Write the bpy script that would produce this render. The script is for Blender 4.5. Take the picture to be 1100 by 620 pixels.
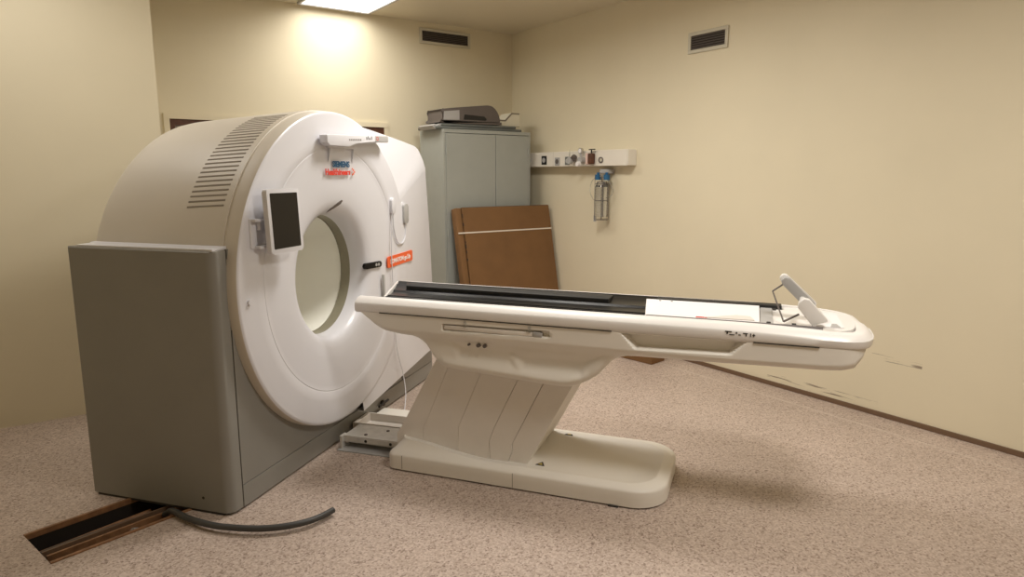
import bpy, bmesh, math, random
from mathutils import Vector, Matrix
random.seed(7)
PI = math.pi
for o in list(bpy.data.objects): bpy.data.objects.remove(o)
SC = bpy.context.scene
COL = SC.collection

# ---------------------------------------------------------------- camera, world, exposure
F_PX = 721.0
pitch = math.atan(123.0 / F_PX)
yaw = math.atan(510.0 / math.hypot(F_PX, 123.0))
cd = bpy.data.cameras.new('camera'); cam = bpy.data.objects.new('camera', cd); COL.objects.link(cam)
cd.sensor_width = 36.0; cd.sensor_fit = 'HORIZONTAL'; cd.lens = F_PX / 1100.0 * 36.0
cd.clip_start = 0.05; cd.clip_end = 60
cam.location = (0, 0, 1.6); cam.rotation_euler = (PI/2 - pitch, 0, -yaw)
SC.camera = cam
w = bpy.data.worlds.new('world'); SC.world = w; w.use_nodes = True
w.node_tree.nodes['Background'].inputs[0].default_value = (0.9, 0.8, 0.65, 1)
w.node_tree.nodes['Background'].inputs[1].default_value = 0.0
vs = SC.view_settings
vs.view_transform = 'Standard'; vs.look = 'None'; vs.gamma = 1.0; vs.use_curve_mapping = False
vs.exposure = 0.0
LAMP_COLOR = (1.0, 0.96, 0.895)
# lamps: centre x, y, half width x, half width y, watts, spread in degrees
LAMPS = [(2.41, 5.70, .345, .645, 17, 168), (2.41, 3.40, .345, .345, 52, 172), (2.41, 0.60, .345, .345, 46, 168), (-0.10, 4.35, .345, .345, 11, 165)]  # last entry is an added fill, out of view, to brighten the scanner shell
H = 3.128
CX, CY = 4.473, 6.414         # right/back corner
SOFFIT_Y = 5.2

# ---------------------------------------------------------------- materials
def mat(name, col, rough=0.5, metal=0.0, spec=0.5, emit=None, estr=0, noise=0.0, nscale=8.0, bump=0.0, bscale=200, coat=0, trans=0, alpha=1):
    m = bpy.data.materials.new(name); m.use_nodes = True
    nt = m.node_tree; b = nt.nodes['Principled BSDF']
    b.inputs['Base Color'].default_value = (*col, 1)
    b.inputs['Roughness'].default_value = rough
    b.inputs['Metallic'].default_value = metal
    b.inputs['Specular IOR Level'].default_value = spec
    b.inputs['Coat Weight'].default_value = coat
    b.inputs['Transmission Weight'].default_value = trans
    b.inputs['Alpha'].default_value = alpha
    if emit:
        b.inputs['Emission Color'].default_value = (*emit, 1); b.inputs['Emission Strength'].default_value = estr
    tc = nt.nodes.new('ShaderNodeTexCoord')
    if noise > 0:
        n = nt.nodes.new('ShaderNodeTexNoise'); n.inputs['Scale'].default_value = nscale; n.inputs['Detail'].default_value = 4
        nt.links.new(tc.outputs['Object'], n.inputs['Vector'])
        r = nt.nodes.new('ShaderNodeValToRGB')
        r.color_ramp.elements[0].position = 0.3; r.color_ramp.elements[1].position = 0.7
        r.color_ramp.elements[0].color = (*[c*(1-noise) for c in col], 1)
        r.color_ramp.elements[1].color = (*[min(1, c*(1+noise)) for c in col], 1)
        nt.links.new(n.outputs['Fac'], r.inputs[0]); nt.links.new(r.outputs[0], b.inputs['Base Color'])
    if bump > 0:
        n2 = nt.nodes.new('ShaderNodeTexNoise'); n2.inputs['Scale'].default_value = bscale
        nt.links.new(tc.outputs['Object'], n2.inputs['Vector'])
        bp = nt.nodes.new('ShaderNodeBump'); bp.inputs['Strength'].default_value = bump; bp.inputs['Distance'].default_value = 0.001
        nt.links.new(n2.outputs['Fac'], bp.inputs['Height']); nt.links.new(bp.outputs[0], b.inputs['Normal'])
    return m

M = {}
M['wall'] = mat('cream_paint', (0.76, 0.685, 0.51), 0.55, spec=0.25, noise=0.025, nscale=1.5, bump=0.25, bscale=60)
M['ceiling'] = mat('ceiling_paint', (0.72, 0.65, 0.50), 0.3, spec=0.5, noise=0.02, nscale=1.0)
M['white'] = mat('white_plastic', (0.72, 0.715, 0.75), 0.32, noise=0.01, nscale=3)
M['table_white'] = mat('table_white_plastic', (0.82, 0.79, 0.76), 0.34, noise=0.012, nscale=3)
M['shell'] = mat('warm_grey_plastic', (0.64, 0.585, 0.50), 0.45, noise=0.02, nscale=3)
M['grey'] = mat('grey_panel', (0.26, 0.25, 0.225), 0.42, noise=0.03, nscale=4)
M['groove'] = mat('dark_gap', (0.035, 0.03, 0.025), 0.8)
M['slot'] = mat('vent_gap', (0.24, 0.205, 0.16), 0.8)
M['seam'] = mat('faint_seam', (0.42, 0.39, 0.36), 0.6)
M['bore'] = mat('bore_liner', (0.95, 0.945, 0.87), 0.2, noise=0.01)
M['band'] = mat('bore_band', (0.27, 0.25, 0.18), 0.3, noise=0.05, nscale=20)
M['black'] = mat('black_gloss', (0.004, 0.004, 0.005), 0.32, spec=0.3, noise=0.1)
M['black_matte'] = mat('black_matte', (0.012, 0.011, 0.010), 0.6)
M['screen'] = mat('screen_black', (0.012, 0.009, 0.006), 0.45, spec=0.3)
M['pillar'] = mat('pillar_beige', (0.78, 0.73, 0.67), 0.5, noise=0.02)
M['beige_white'] = mat('beige_white_plastic', (0.82, 0.78, 0.71), 0.42, noise=0.015, nscale=4)
M['steel'] = mat('zinc_steel', (0.66, 0.64, 0.60), 0.45, metal=0.3, noise=0.1, nscale=20)
M['chrome'] = mat('chrome', (0.6, 0.58, 0.55), 0.2, metal=1.0)
M['cab'] = mat('cabinet_grey_paint', (0.37, 0.385, 0.355), 0.45, noise=0.02)
M['cab_side'] = M['cab']
M['board'] = mat('corrugated_cardboard', (0.19, 0.095, 0.034), 0.85, noise=0.08, nscale=5, bump=0.3, bscale=90)
M['strap'] = mat('cream_strap', (0.75, 0.68, 0.58), 0.5)
M['case'] = mat('dark_taupe_plastic', (0.12, 0.10, 0.09), 0.55, noise=0.05)
M['mat_grey'] = mat('grey_vinyl', (0.14, 0.15, 0.14), 0.6, noise=0.12, nscale=12)
M['foam'] = mat('cream_foam', (0.72, 0.68, 0.55), 0.7, noise=0.03)
M['rail'] = mat('rail_white', (0.80, 0.75, 0.66), 0.4)
M['orange'] = mat('orange_label', (0.85, 0.13, 0.03), 0.45)
M['ink_white'] = mat('white_ink', (0.85, 0.8, 0.78), 0.5)
M['ink_blue'] = mat('petrol_ink', (0.01, 0.09, 0.19), 0.5)
M['ink_red'] = mat('red_ink', (0.68, 0.04, 0.02), 0.5)
M['ink_dark'] = mat('dark_ink', (0.04, 0.035, 0.03), 0.6)
M['ink_grey'] = mat('grey_ink', (0.25, 0.23, 0.23), 0.6)
M['blue'] = mat('blue_plastic', (0.02, 0.12, 0.26), 0.3)
M['clear'] = mat('clear_plastic', (0.85, 0.85, 0.82), 0.08, trans=0.9)
M['lightgrey'] = mat('light_grey_plastic', (0.42, 0.41, 0.40), 0.4)
M['hose'] = mat('grey_rubber', (0.045, 0.043, 0.04), 0.5)
M['wood'] = mat('dark_wood', (0.10, 0.035, 0.015), 0.5, noise=0.3, nscale=10)
M['door'] = mat('door_white', (0.72, 0.66, 0.60), 0.5)
M['skirt'] = mat('brown_skirting', (0.16, 0.095, 0.055), 0.5)
M['rim'] = mat('brown_trim', (0.26, 0.13, 0.06), 0.5, noise=0.3, nscale=25)
M['dark'] = mat('duct_dark', (0.02, 0.014, 0.010), 0.9)
M['paper'] = mat('white_paper', (0.84, 0.81, 0.80), 0.6)
M['grille'] = mat('grille_metal', (0.60, 0.56, 0.45), 0.45)
M['skinpink'] = mat('pink_plastic', (0.75, 0.55, 0.48), 0.5)
M['yellow'] = mat('warning_yellow', (0.55, 0.42, 0.10), 0.5)
M['cover_glass'] = mat('lamp_diffuser', (0.9, 0.9, 0.9), 0.5, emit=(1.0, 0.96, 0.9), estr=2.0)

def floor_mat():
    m = bpy.data.materials.new('speckled_vinyl'); m.use_nodes = True
    nt = m.node_tree; b = nt.nodes['Principled BSDF']; b.inputs['Roughness'].default_value = 0.42
    b.inputs['Specular IOR Level'].default_value = 0.35
    tc = nt.nodes.new('ShaderNodeTexCoord')
    def noise(s, d=2):
        n = nt.nodes.new('ShaderNodeTexNoise'); n.inputs['Scale'].default_value = s; n.inputs['Detail'].default_value = d
        nt.links.new(tc.outputs['Object'], n.inputs['Vector']); return n
    def ramp(src, stops):
        r = nt.nodes.new('ShaderNodeValToRGB'); e = r.color_ramp.elements
        e[0].position, e[0].color = stops[0][0], (*stops[0][1], 1); e[1].position, e[1].color = stops[1][0], (*stops[1][1], 1)
        for p, c in stops[2:]:
            x = e.new(p); x.color = (*c, 1)
        nt.links.new(src, r.inputs[0]); return r
    v = nt.nodes.new('ShaderNodeTexVoronoi'); v.inputs['Scale'].default_value = 125
    nt.links.new(tc.outputs['Object'], v.inputs['Vector'])
    sep = nt.nodes.new('ShaderNodeSeparateColor'); nt.links.new(v.outputs['Color'], sep.inputs[0])
    r1 = ramp(sep.outputs[0], [(0.0, (0.25, 0.18, 0.145)), (0.16, (0.42, 0.335, 0.28)), (0.55, (0.50, 0.40, 0.34)), (0.9, (0.60, 0.50, 0.435))])
    n2 = noise(1.3, 5); r2 = ramp(n2.outputs['Fac'], [(0.3, (0.90, 0.89, 0.88)), (0.7, (1.04, 1.03, 1.02))])
    mx = nt.nodes.new('ShaderNodeMix'); mx.data_type = 'RGBA'; mx.blend_type = 'MULTIPLY'; mx.inputs[0].default_value = 1
    nt.links.new(r1.outputs[0], mx.inputs[6]); nt.links.new(r2.outputs[0], mx.inputs[7])
    # dark scuff flecks
    n3 = noise(30, 3); r3 = ramp(n3.outputs['Fac'], [(0.72, (1, 1, 1)), (0.76, (0.55, 0.5, 0.48))])
    mx2 = nt.nodes.new('ShaderNodeMix'); mx2.data_type = 'RGBA'; mx2.blend_type = 'MULTIPLY'; mx2.inputs[0].default_value = 0.8
    nt.links.new(mx.outputs[2], mx2.inputs[6]); nt.links.new(r3.outputs[0], mx2.inputs[7])
    # welded joint running parallel to the right wall
    sx = nt.nodes.new('ShaderNodeSeparateXYZ'); nt.links.new(tc.outputs['Object'], sx.inputs[0])
    s = nt.nodes.new('ShaderNodeMath'); s.operation = 'SUBTRACT'; s.inputs[1].default_value = 4.228; nt.links.new(sx.outputs[0], s.inputs[0])
    ab = nt.nodes.new('ShaderNodeMath'); ab.operation = 'ABSOLUTE'; nt.links.new(s.outputs[0], ab.inputs[0])
    lt = nt.nodes.new('ShaderNodeMath'); lt.operation = 'LESS_THAN'; lt.inputs[1].default_value = 0.011; nt.links.new(ab.outputs[0], lt.inputs[0])
    lm = nt.nodes.new('ShaderNodeMath'); lm.operation = 'MULTIPLY'; lm.inputs[1].default_value = 0.45; nt.links.new(lt.outputs[0], lm.inputs[0])
    mx3 = nt.nodes.new('ShaderNodeMix'); mx3.data_type = 'RGBA'; mx3.inputs[7].default_value = (0.62, 0.54, 0.47, 1)
    nt.links.new(lm.outputs[0], mx3.inputs[0]); nt.links.new(mx2.outputs[2], mx3.inputs[6])
    nt.links.new(mx3.outputs[2], b.inputs['Base Color'])
    return m
M['floor'] = floor_mat()

# ---------------------------------------------------------------- mesh helpers
def obj(name, bm, m, parent=None, smooth=None, kind=None, label=None):
    me = bpy.data.meshes.new(name)
    bmesh.ops.recalc_face_normals(bm, faces=bm.faces)
    bm.to_mesh(me); bm.free()
    ms = m if isinstance(m, (list, tuple)) else [m]
    for x in ms: me.materials.append(x)
    o = bpy.data.objects.new(name, me); COL.objects.link(o)
    if parent: o.parent = parent
    if smooth is not None:
        for p in me.polygons: p.use_smooth = True
        try: me.set_sharp_from_angle(angle=math.radians(smooth))
        except Exception: pass
    if kind: o['kind'] = kind
    if label: o['label'] = label
    return o
def thing(name, label, cat, loc=(0, 0, 0), rotz=0, group=None):
    o = bpy.data.objects.new(name, None); COL.objects.link(o)
    o.location = loc; o.rotation_euler = (0, 0, rotz); o['label'] = label; o['category'] = cat
    o.empty_display_size = 0.1
    if group: o['group'] = group
    return o
def tag(o, label, cat, group=None):
    o['label'] = label; o['category'] = cat
    if group: o['group'] = group
    return o
def box(bm, x0, x1, y0, y1, z0, z1, bev=0.0, seg=3, M4=None):
    r = bmesh.ops.create_cube(bm, size=1.0)
    vs_ = r['verts']
    for v in vs_: v.co = Vector((x0 + (v.co.x+.5)*(x1-x0), y0 + (v.co.y+.5)*(y1-y0), z0 + (v.co.z+.5)*(z1-z0)))
    if bev > 0:
        es = list({e for v in vs_ for e in v.link_edges})
        g = bmesh.ops.bevel(bm, geom=es, offset=bev, segments=seg, profile=0.5, affect='EDGES')
        vs_ = list({v for f in g['faces'] for v in f.verts} | {v for v in vs_ if v.is_valid})
    if M4 is not None: bmesh.ops.transform(bm, matrix=M4, verts=vs_)
    return vs_
def prism(bm, poly, t0, t1, plane='xz', bev=0.0, seg=3, M4=None):
    """poly in 2D extruded along the third axis. plane 'xz' -> along y, 'yz' -> along x, 'xy' -> along z"""
    def P(u, v, t): return {'xz': Vector((u, t, v)), 'yz': Vector((t, u, v)), 'xy': Vector((u, v, t))}[plane]
    a = [bm.verts.new(P(u, v, t0)) for u, v in poly]; b = [bm.verts.new(P(u, v, t1)) for u, v in poly]
    n = len(poly); fs = [bm.faces.new(a), bm.faces.new(list(reversed(b)))]
    for i in range(n): fs.append(bm.faces.new([a[i], b[i], b[(i+1) % n], a[(i+1) % n]]))
    vs_ = a + b
    if bev > 0:
        es = list(fs[0].edges) + list(fs[1].edges)
        g = bmesh.ops.bevel(bm, geom=es, offset=bev, segments=seg, profile=0.5, affect='EDGES')
        vs_ = list({v for f in g['faces'] for v in f.verts} | {v for v in vs_ if v.is_valid})
    if M4 is not None: bmesh.ops.transform(bm, matrix=M4, verts=vs_)
    return vs_
def revolve(bm, prof, cy, cz, n=96, ang0=0, ang1=2*PI):
    """profile (x, r) around the x axis through (cy, cz)"""
    full = abs(ang1-ang0-2*PI) < 1e-6
    k = n if full else n+1
    rings = []
    for x, r in prof:
        rings.append([bm.verts.new((x, cy + r*math.cos(ang0+(ang1-ang0)*i/n), cz + r*math.sin(ang0+(ang1-ang0)*i/n))) for i in range(k)])
    for A, B in zip(rings, rings[1:]):
        for i in range(n): bm.faces.new([A[i], A[(i+1) % k], B[(i+1) % k], B[i]])
def cyl(bm, p0, p1, r, n=20, r2=None, caps=True):
    p0 = Vector(p0); p1 = Vector(p1); d = (p1-p0); q = d.to_track_quat('Z', 'Y')
    r2 = r if r2 is None else r2
    A = [bm.verts.new(p0 + q @ Vector((r*math.cos(2*PI*i/n), r*math.sin(2*PI*i/n), 0))) for i in range(n)]
    B = [bm.verts.new(p1 + q @ Vector((r2*math.cos(2*PI*i/n), r2*math.sin(2*PI*i/n), 0))) for i in range(n)]
    for i in range(n): bm.faces.new([A[i], A[(i+1) % n], B[(i+1) % n], B[i]])
    if caps: bm.faces.new(A); bm.faces.new(B)
def catmull(pts, sub=8, closed=False):
    P = [Vector(p) for p in pts]; out = []; n = len(P)
    rng = range(n if closed else n-1)
    for i in rng:
        p0 = P[(i-1) % n] if closed or i > 0 else P[0]; p1 = P[i]; p2 = P[(i+1) % n]
        p3 = P[(i+2) % n] if closed or i+2 < n else P[-1]
        for k in range(sub):
            t = k/sub
            out.append(0.5*((2*p1)+(-p0+p2)*t+(2*p0-5*p1+4*p2-p3)*t*t+(-p0+3*p1-3*p2+p3)*t**3))
    if not closed: out.append(P[-1])
    return out
def tube(bm, pts, r, n=12, sub=8, smooth=True):
    pts = catmull(pts, sub) if smooth else [Vector(p) for p in pts]
    up = Vector((0, 0, 1)); rings = []
    for i, p in enumerate(pts):
        d = (pts[min(i+1, len(pts)-1)] - pts[max(i-1, 0)]).normalized()
        s = d.cross(up)
        if s.length < 1e-3: s = Vector((1, 0, 0))
        s.normalize(); u = s.cross(d)
        rings.append([bm.verts.new(p + r*(math.cos(2*PI*k/n)*s + math.sin(2*PI*k/n)*u)) for k in range(n)])
        up = u
    for A, B in zip(rings, rings[1:]):
        for k in range(n): bm.faces.new([A[k], A[(k+1) % n], B[(k+1) % n], B[k]])
    bm.faces.new(rings[0]); bm.faces.new(list(reversed(rings[-1])))
def rrect(w0, w1, h0, h1, r, n=6):
    out = []
    for cx, cy, a0 in ((w1-r, h1-r, 0), (w0+r, h1-r, PI/2), (w0+r, h0+r, PI), (w1-r, h0+r, 3*PI/2)):
        for i in range(n+1):
            t = a0 + PI/2*i/n; out.append((cx+r*math.cos(t), cy+r*math.sin(t)))
    return out
def simple(name, m, parent, fn, smooth=35, label=None, kind=None):
    bm = bmesh.new(); fn(bm); return obj(name, bm, m, parent, smooth, kind, label)
def text(name, s, size, m, parent, M4, width=None, extrude=0.0006, bold=0.0):
    cu = bpy.data.curves.new(name, 'FONT'); cu.body = s; cu.size = size; cu.extrude = extrude; cu.offset = bold
    cu.align_x = 'LEFT'; cu.resolution_u = 3
    o = bpy.data.objects.new(name, cu); COL.objects.link(o)
    dg = bpy.context.evaluated_depsgraph_get()
    me = bpy.data.meshes.new_from_object(o.evaluated_get(dg))
    COL.objects.unlink(o); bpy.data.objects.remove(o)
    xs = [v.co.x for v in me.vertices]
    if width and xs:
        k = width/(max(xs)-min(xs)); x0 = min(xs)
        for v in me.vertices: v.co.x = (v.co.x-x0)*k
    me.transform(M4)
    me.materials.clear(); me.materials.append(m)
    t = bpy.data.objects.new(name, me); COL.objects.link(t); t.parent = parent
    return t
def frame(ux, uy, o):
    ux = Vector(ux).normalized(); uy = Vector(uy).normalized(); uz = ux.cross(uy).normalized()
    return Matrix(((ux.x, uy.x, uz.x, o[0]), (ux.y, uy.y, uz.y, o[1]), (ux.z, uy.z, uz.z, o[2]), (0, 0, 0, 1)))

# ---------------------------------------------------------------- machine frames
G_LOC = (0.6644, 3.2215, 0.0); G_ROT = math.radians(-51.5559)
T_LOC = (1.897, 3.051, 0.0); T_ROT = math.radians(-54.7559)
gm = Matrix.Translation(G_LOC) @ Matrix.Rotation(G_ROT, 4, 'Z')
def G(x, y, z=0.0): return gm @ Vector((x, y, z))

# ---------------------------------------------------------------- room
X0, Y0 = -1.7, -2.4
JX = 0.715
# floor, with the opening of the cable duct left out
e = G(-0.26, -0.12); dr = (G(-0.36, -0.36) - G(-0.276, -0.157)); dr.z = 0; dr.normalize()
nrm = Vector((dr.y, -dr.x, 0))
if nrm.dot(G(-1, 0) - G(0, 0)) < 0: nrm = -nrm
D0 = G(-0.276, -0.157); D0.z = 0
duct = [D0 - dr*0.16, D0 + dr*0.50, D0 + dr*0.50 + nrm*0.34, D0 - dr*0.16 + nrm*0.34]
def fl(bm):
    ou = [(X0-.1, Y0-.1), (CX+.1, Y0-.1), (CX+.1, CY+.1), (X0-.1, CY+.1)]
    cdir = [Vector((x, y, 0)) for x, y in ou]
    hole = list(duct)
    # match winding and the nearest start corner
    def area(p): return sum(p[i].x*p[(i+1) % 4].y-p[(i+1) % 4].x*p[i].y for i in range(4))
    if area(hole) < 0: hole.reverse()
    best = min(range(4), key=lambda k: sum((hole[(i+k) % 4]-cdir[i]).length for i in range(4)))
    hole = [hole[(i+best) % 4] for i in range(4)]
    A = [bm.verts.new(v) for v in cdir]; B = [bm.verts.new(v) for v in hole]
    for i in range(4): bm.faces.new([A[i], A[(i+1) % 4], B[(i+1) % 4], B[i]])
simple('floor', M['floor'], None, fl, None, kind='structure')
simple('ceiling', M['ceiling'], None, lambda bm: box(bm, X0-.1, CX+.1, Y0-.1, CY+.1, H, H+.1), None, kind='structure')
def wall_scuff_mat():
    m = M['wall'].copy(); m.name = 'cream_paint_scuffed'; nt = m.node_tree; b = nt.nodes['Principled BSDF']
    src = b.inputs['Base Color'].links[0].from_socket
    tc = nt.nodes.new('ShaderNodeTexCoord'); mp = nt.nodes.new('ShaderNodeMapping'); mp.inputs['Scale'].default_value = (1, 5, 70)
    nt.links.new(tc.outputs['Object'], mp.inputs[0])
    n = nt.nodes.new('ShaderNodeTexNoise'); n.inputs['Scale'].default_value = 1.2; n.inputs['Detail'].default_value = 5
    nt.links.new(mp.outputs[0], n.inputs['Vector'])
    r = nt.nodes.new('ShaderNodeValToRGB'); r.color_ramp.elements[0].position = 0.54; r.color_ramp.elements[1].position = 0.64
    nt.links.new(n.outputs['Fac'], r.inputs[0])
    sx = nt.nodes.new('ShaderNodeSeparateXYZ'); nt.links.new(tc.outputs['Object'], sx.inputs[0])
    def band(axis, c, w):
        a = nt.nodes.new('ShaderNodeMath'); a.operation = 'SUBTRACT'; a.inputs[1].default_value = c; nt.links.new(sx.outputs[axis], a.inputs[0])
        b_ = nt.nodes.new('ShaderNodeMath'); b_.operation = 'ABSOLUTE'; nt.links.new(a.outputs[0], b_.inputs[0])
        c_ = nt.nodes.new('ShaderNodeMath'); c_.operation = 'LESS_THAN'; c_.inputs[1].default_value = w; nt.links.new(b_.outputs[0], c_.inputs[0]); return c_
    def mul(p, q):
        x = nt.nodes.new('ShaderNodeMath'); x.operation = 'MULTIPLY'; nt.links.new(p.outputs[0], x.inputs[0]); nt.links.new(q.outputs[0], x.inputs[1]); return x
    def mxx(p, q):
        x = nt.nodes.new('ShaderNodeMath'); x.operation = 'MAXIMUM'; nt.links.new(p.outputs[0], x.inputs[0]); nt.links.new(q.outputs[0], x.inputs[1]); return x
    a = mul(band(1, 2.55, 0.42), band(2, 0.075, 0.018)); c = mul(band(1, 2.08, 0.20), band(2, 0.40, 0.02))
    k = mul(mxx(a, c), r)
    k2 = nt.nodes.new('ShaderNodeMath'); k2.operation = 'MULTIPLY'; k2.inputs[1].default_value = 0.75; nt.links.new(k.outputs[0], k2.inputs[0])
    mx = nt.nodes.new('ShaderNodeMix'); mx.data_type = 'RGBA'; mx.inputs[7].default_value = (0.16, 0.11, 0.08, 1)
    nt.links.new(k2.outputs[0], mx.inputs[0]); nt.links.new(src, mx.inputs[6]); nt.links.new(mx.outputs[2], b.inputs['Base Color'])
    return m
M['wall_s'] = wall_scuff_mat()
simple('wall_right', M['wall_s'], None, lambda bm: box(bm, CX, CX+.1, Y0-.1, CY+.1, 0, H), None, kind='structure')
simple('wall_front', M['wall'], None, lambda bm: box(bm, X0-.1, CX, Y0-.1, Y0, 0, H), None, kind='structure')
simple('wall_left', M['wall'], None, lambda bm: box(bm, X0-.1, X0, Y0, SOFFIT_Y, 0, H), None, kind='structure')
simple('wall_alcove', M['wall'], None, lambda bm: box(bm, X0-.1, JX, SOFFIT_Y, CY+.1, 0, H), None, kind='structure')
# back wall with two door openings
D1 = (0.955, 1.90); D2 = (2.02, 2.90); DT = 2.06
def bw(bm):
    y0, y1 = CY, CY+.12
    xs = [JX, D1[0], D1[1], D2[0], D2[1], CX]
    for i in (0, 2, 4): box(bm, xs[i], xs[i+1], y0, y1, 0, H)
    for i in (1, 3): box(bm, xs[i], xs[i+1], y0, y1, DT, H)
simple('wall_back', M['wall'], None, bw, None, kind='structure')
def door(n, d, leaf_open):
    a, b = d
    dl = simple('door_%d' % n, M['door'], None, lambda bm: box(bm, a+.04, b-.04, CY+.07, CY+.11, 0.005, DT-.05), None, kind='structure')
    simple('door_frame', M['wood'], dl, lambda bm: (box(bm, a, a+.04, CY-.005, CY+.12, 0, DT), box(bm, b-.04, b, CY-.005, CY+.12, 0, DT), box(bm, a+.04, b-.04, CY-.005, CY+.12, DT-.05, DT)), None)
    simple('door_casing', M['wall'], dl, lambda bm: (box(bm, a-.045, b+.045, CY-.022, CY, DT, DT+.045), box(bm, a-.045, a, CY-.018, CY, 0, DT), box(bm, b, b+.045, CY-.018, CY, 0, DT)), None)
    simple('door_handle', M['chrome'], dl, lambda bm: (cyl(bm, (b-.10, CY+.07, 1.03), (b-.10, CY+.02, 1.03), .009), cyl(bm, (b-.10, CY+.022, 1.03), (b-.22, CY+.022, 1.03), .009)), 40)
door(1, D1, 0); door(2, D2, 0)
simple('baseboard_right', M['skirt'], None, lambda bm: box(bm, CX-.012, CX, Y0, CY-.012, 0, .034, .003, 2), None, kind='structure')
simple('baseboard_back', M['skirt'], None, lambda bm: box(bm, D2[1]+.05, CX-.012, CY-.012, CY, 0, .034, .003, 2), None, kind='structure')

# open cable duct in the floor
td = thing('floor_duct', 'open cable duct in the floor beside the grey side of the scanner', 'floor duct', tuple(D0))
def loc_(v): return v - D0
def ductbox(bm):
    q = [loc_(v) for v in duct]; dz = Vector((0, 0, -.11))
    A = [bm.verts.new(v + Vector((0, 0, -0.002))) for v in q]; B = [bm.verts.new(v+dz) for v in q]
    for i in range(4): bm.faces.new([A[i], A[(i+1) % 4], B[(i+1) % 4], B[i]])
    bm.faces.new(B)
simple('tray', M['dark'], td, ductbox, None)
def strip(bm, p, q, w_, z0, z1):
    d = (q-p).normalized(); s = Vector((-d.y, d.x, 0))*w_/2
    pts = [p-s, q-s, q+s, p+s]
    prism(bm, [(v.x, v.y) for v in pts], z0, z1, 'xy')
simple('edge_strip', M['rim'], td, lambda bm: strip(bm, -dr*.16, dr*.50, .016, -.02, .006), None)
simple('edge_strip', M['rim'], td, lambda bm: strip(bm, -dr*.16 + nrm*.34, dr*.50 + nrm*.34, .016, -.02, .006), None)
simple('divider', M['rim'], td, lambda bm: strip(bm, -dr*.10 + nrm*.085, dr*.49 + nrm*.085, .012, -.10, -.004), None)
simple('divider', M['skirt'], td, lambda bm: strip(bm, -dr*.10 + nrm*.15, dr*.49 + nrm*.15, .012, -.10, -.012), None)
for k, (u, rr, mm) in enumerate([(.016, .007, 'hose'), (.072, .006, 'rim'), (.115, .013, 'steel'), (.19, .018, 'hose'), (.25, .012, 'rim')]):
    bm = bmesh.new(); z = -.085 + rr*2
    tube(bm, [D0 + dr*t + nrm*(u+.003*math.sin(9*t+k)) + Vector((0, 0, z+.006*math.sin(6*t+2*k))) for t in (0.0, .10, .2, .3, .4, .48)], rr, 10)
    tag(obj('duct_cable', bm, M[mm], None, 50), ['black cable nearest the front edge of the open floor duct', 'brown cable second from the front edge of the floor duct',
        'silver cable between the two dividers of the floor duct', 'thick black cable beyond the dividers of the floor duct', 'brown cable at the back edge of the floor duct'][k], 'cable')
bm = bmesh.new(); pc = D0 + dr*.145 + nrm*.045
cyl(bm, pc+Vector((0, 0, -.055)) - dr*.05, pc+Vector((0, 0, -.028)) + dr*.02, .024)
cyl(bm, pc+Vector((0, 0, -.0285)) + dr*.0195, pc+Vector((0, 0, -.026)) + dr*.026, .016)
tag(obj('pipe_end', bm, M['lightgrey'], None, 40), 'round grey pipe end inside the open floor duct', 'pipe')

# ---------------------------------------------------------------- ceiling lamps, plus one added fill panel
for i, (lx, ly, hx_, hy_, wt, sp) in enumerate(LAMPS):
    t = thing('ceiling_light', ['bright ceiling light panel close to the back wall', 'square ceiling light panel above the patient table', 'square ceiling light panel nearest the camera', 'added fill light panel, out of view above the grey side of the scanner'][i], 'ceiling light', (lx, ly, H-.002), 0, None)
    for (a, b, c, d) in ((-hx_, hx_, -hy_, -hy_+.022), (-hx_, hx_, hy_-.022, hy_), (-hx_, -hx_+.022, -hy_+.022, hy_-.022), (hx_-.022, hx_, -hy_+.022, hy_-.022)):
        simple('lamp_frame', M['lightgrey'], t, lambda bm: box(bm, a, b, c, d, -.020, -.001), None)
    simple('diffuser', M['cover_glass'], t, lambda bm: box(bm, -hx_+.022, hx_-.022, -hy_+.022, hy_-.022, -.012, -.003), None)
    ld = bpy.data.lights.new('panel_light', 'AREA'); ld.shape = 'RECTANGLE'; ld.size = 2*hx_-.05; ld.size_y = 2*hy_-.05; ld.energy = wt; ld.color = LAMP_COLOR; ld.spread = math.radians(sp)
    lo = bpy.data.objects.new('panel_light', ld); COL.objects.link(lo); lo.parent = t; lo.location = (0, 0, -.016)

# ---------------------------------------------------------------- wall vents
def vent(label, o, ux, w_, h_):
    t = thing('wall_vent', label, 'vent', o, 0)
    F = frame(ux, (0, 0, 1), (0, 0, 0))   # z points into the room
    bw_ = .028
    simple('vent_frame', M['grille'], t, lambda bm: [box(bm, *q, .001, .014, .003, 2, M4=F) for q in ((0, w_, 0, bw_), (0, w_, h_-bw_, h_), (0, bw_, bw_, h_-bw_), (w_-bw_, w_, bw_, h_-bw_))], None)
    simple('vent_box', M['groove'], t, lambda bm: box(bm, bw_, w_-bw_, bw_, h_-bw_, .001, .003, M4=F), None)
    n = 6
    for k in range(n):
        z = bw_ + (h_-2*bw_)*(k+.5)/n
        R = F @ Matrix.Translation((0, z, .008)) @ Matrix.Rotation(math.radians(-35), 4, 'X')
        simple('slat', M['case'], t, lambda bm: box(bm, bw_, w_-bw_, -.006, .006, -.0008, .0008, M4=R), None)
vent('rectangular air vent high on the back wall, near the ceiling', (3.322, CY, 2.915), (1, 0, 0), .600, .156)
vent('rectangular air vent high on the right wall', (CX, 3.885, 2.565), (0, -1, 0), .392, .165)

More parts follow.
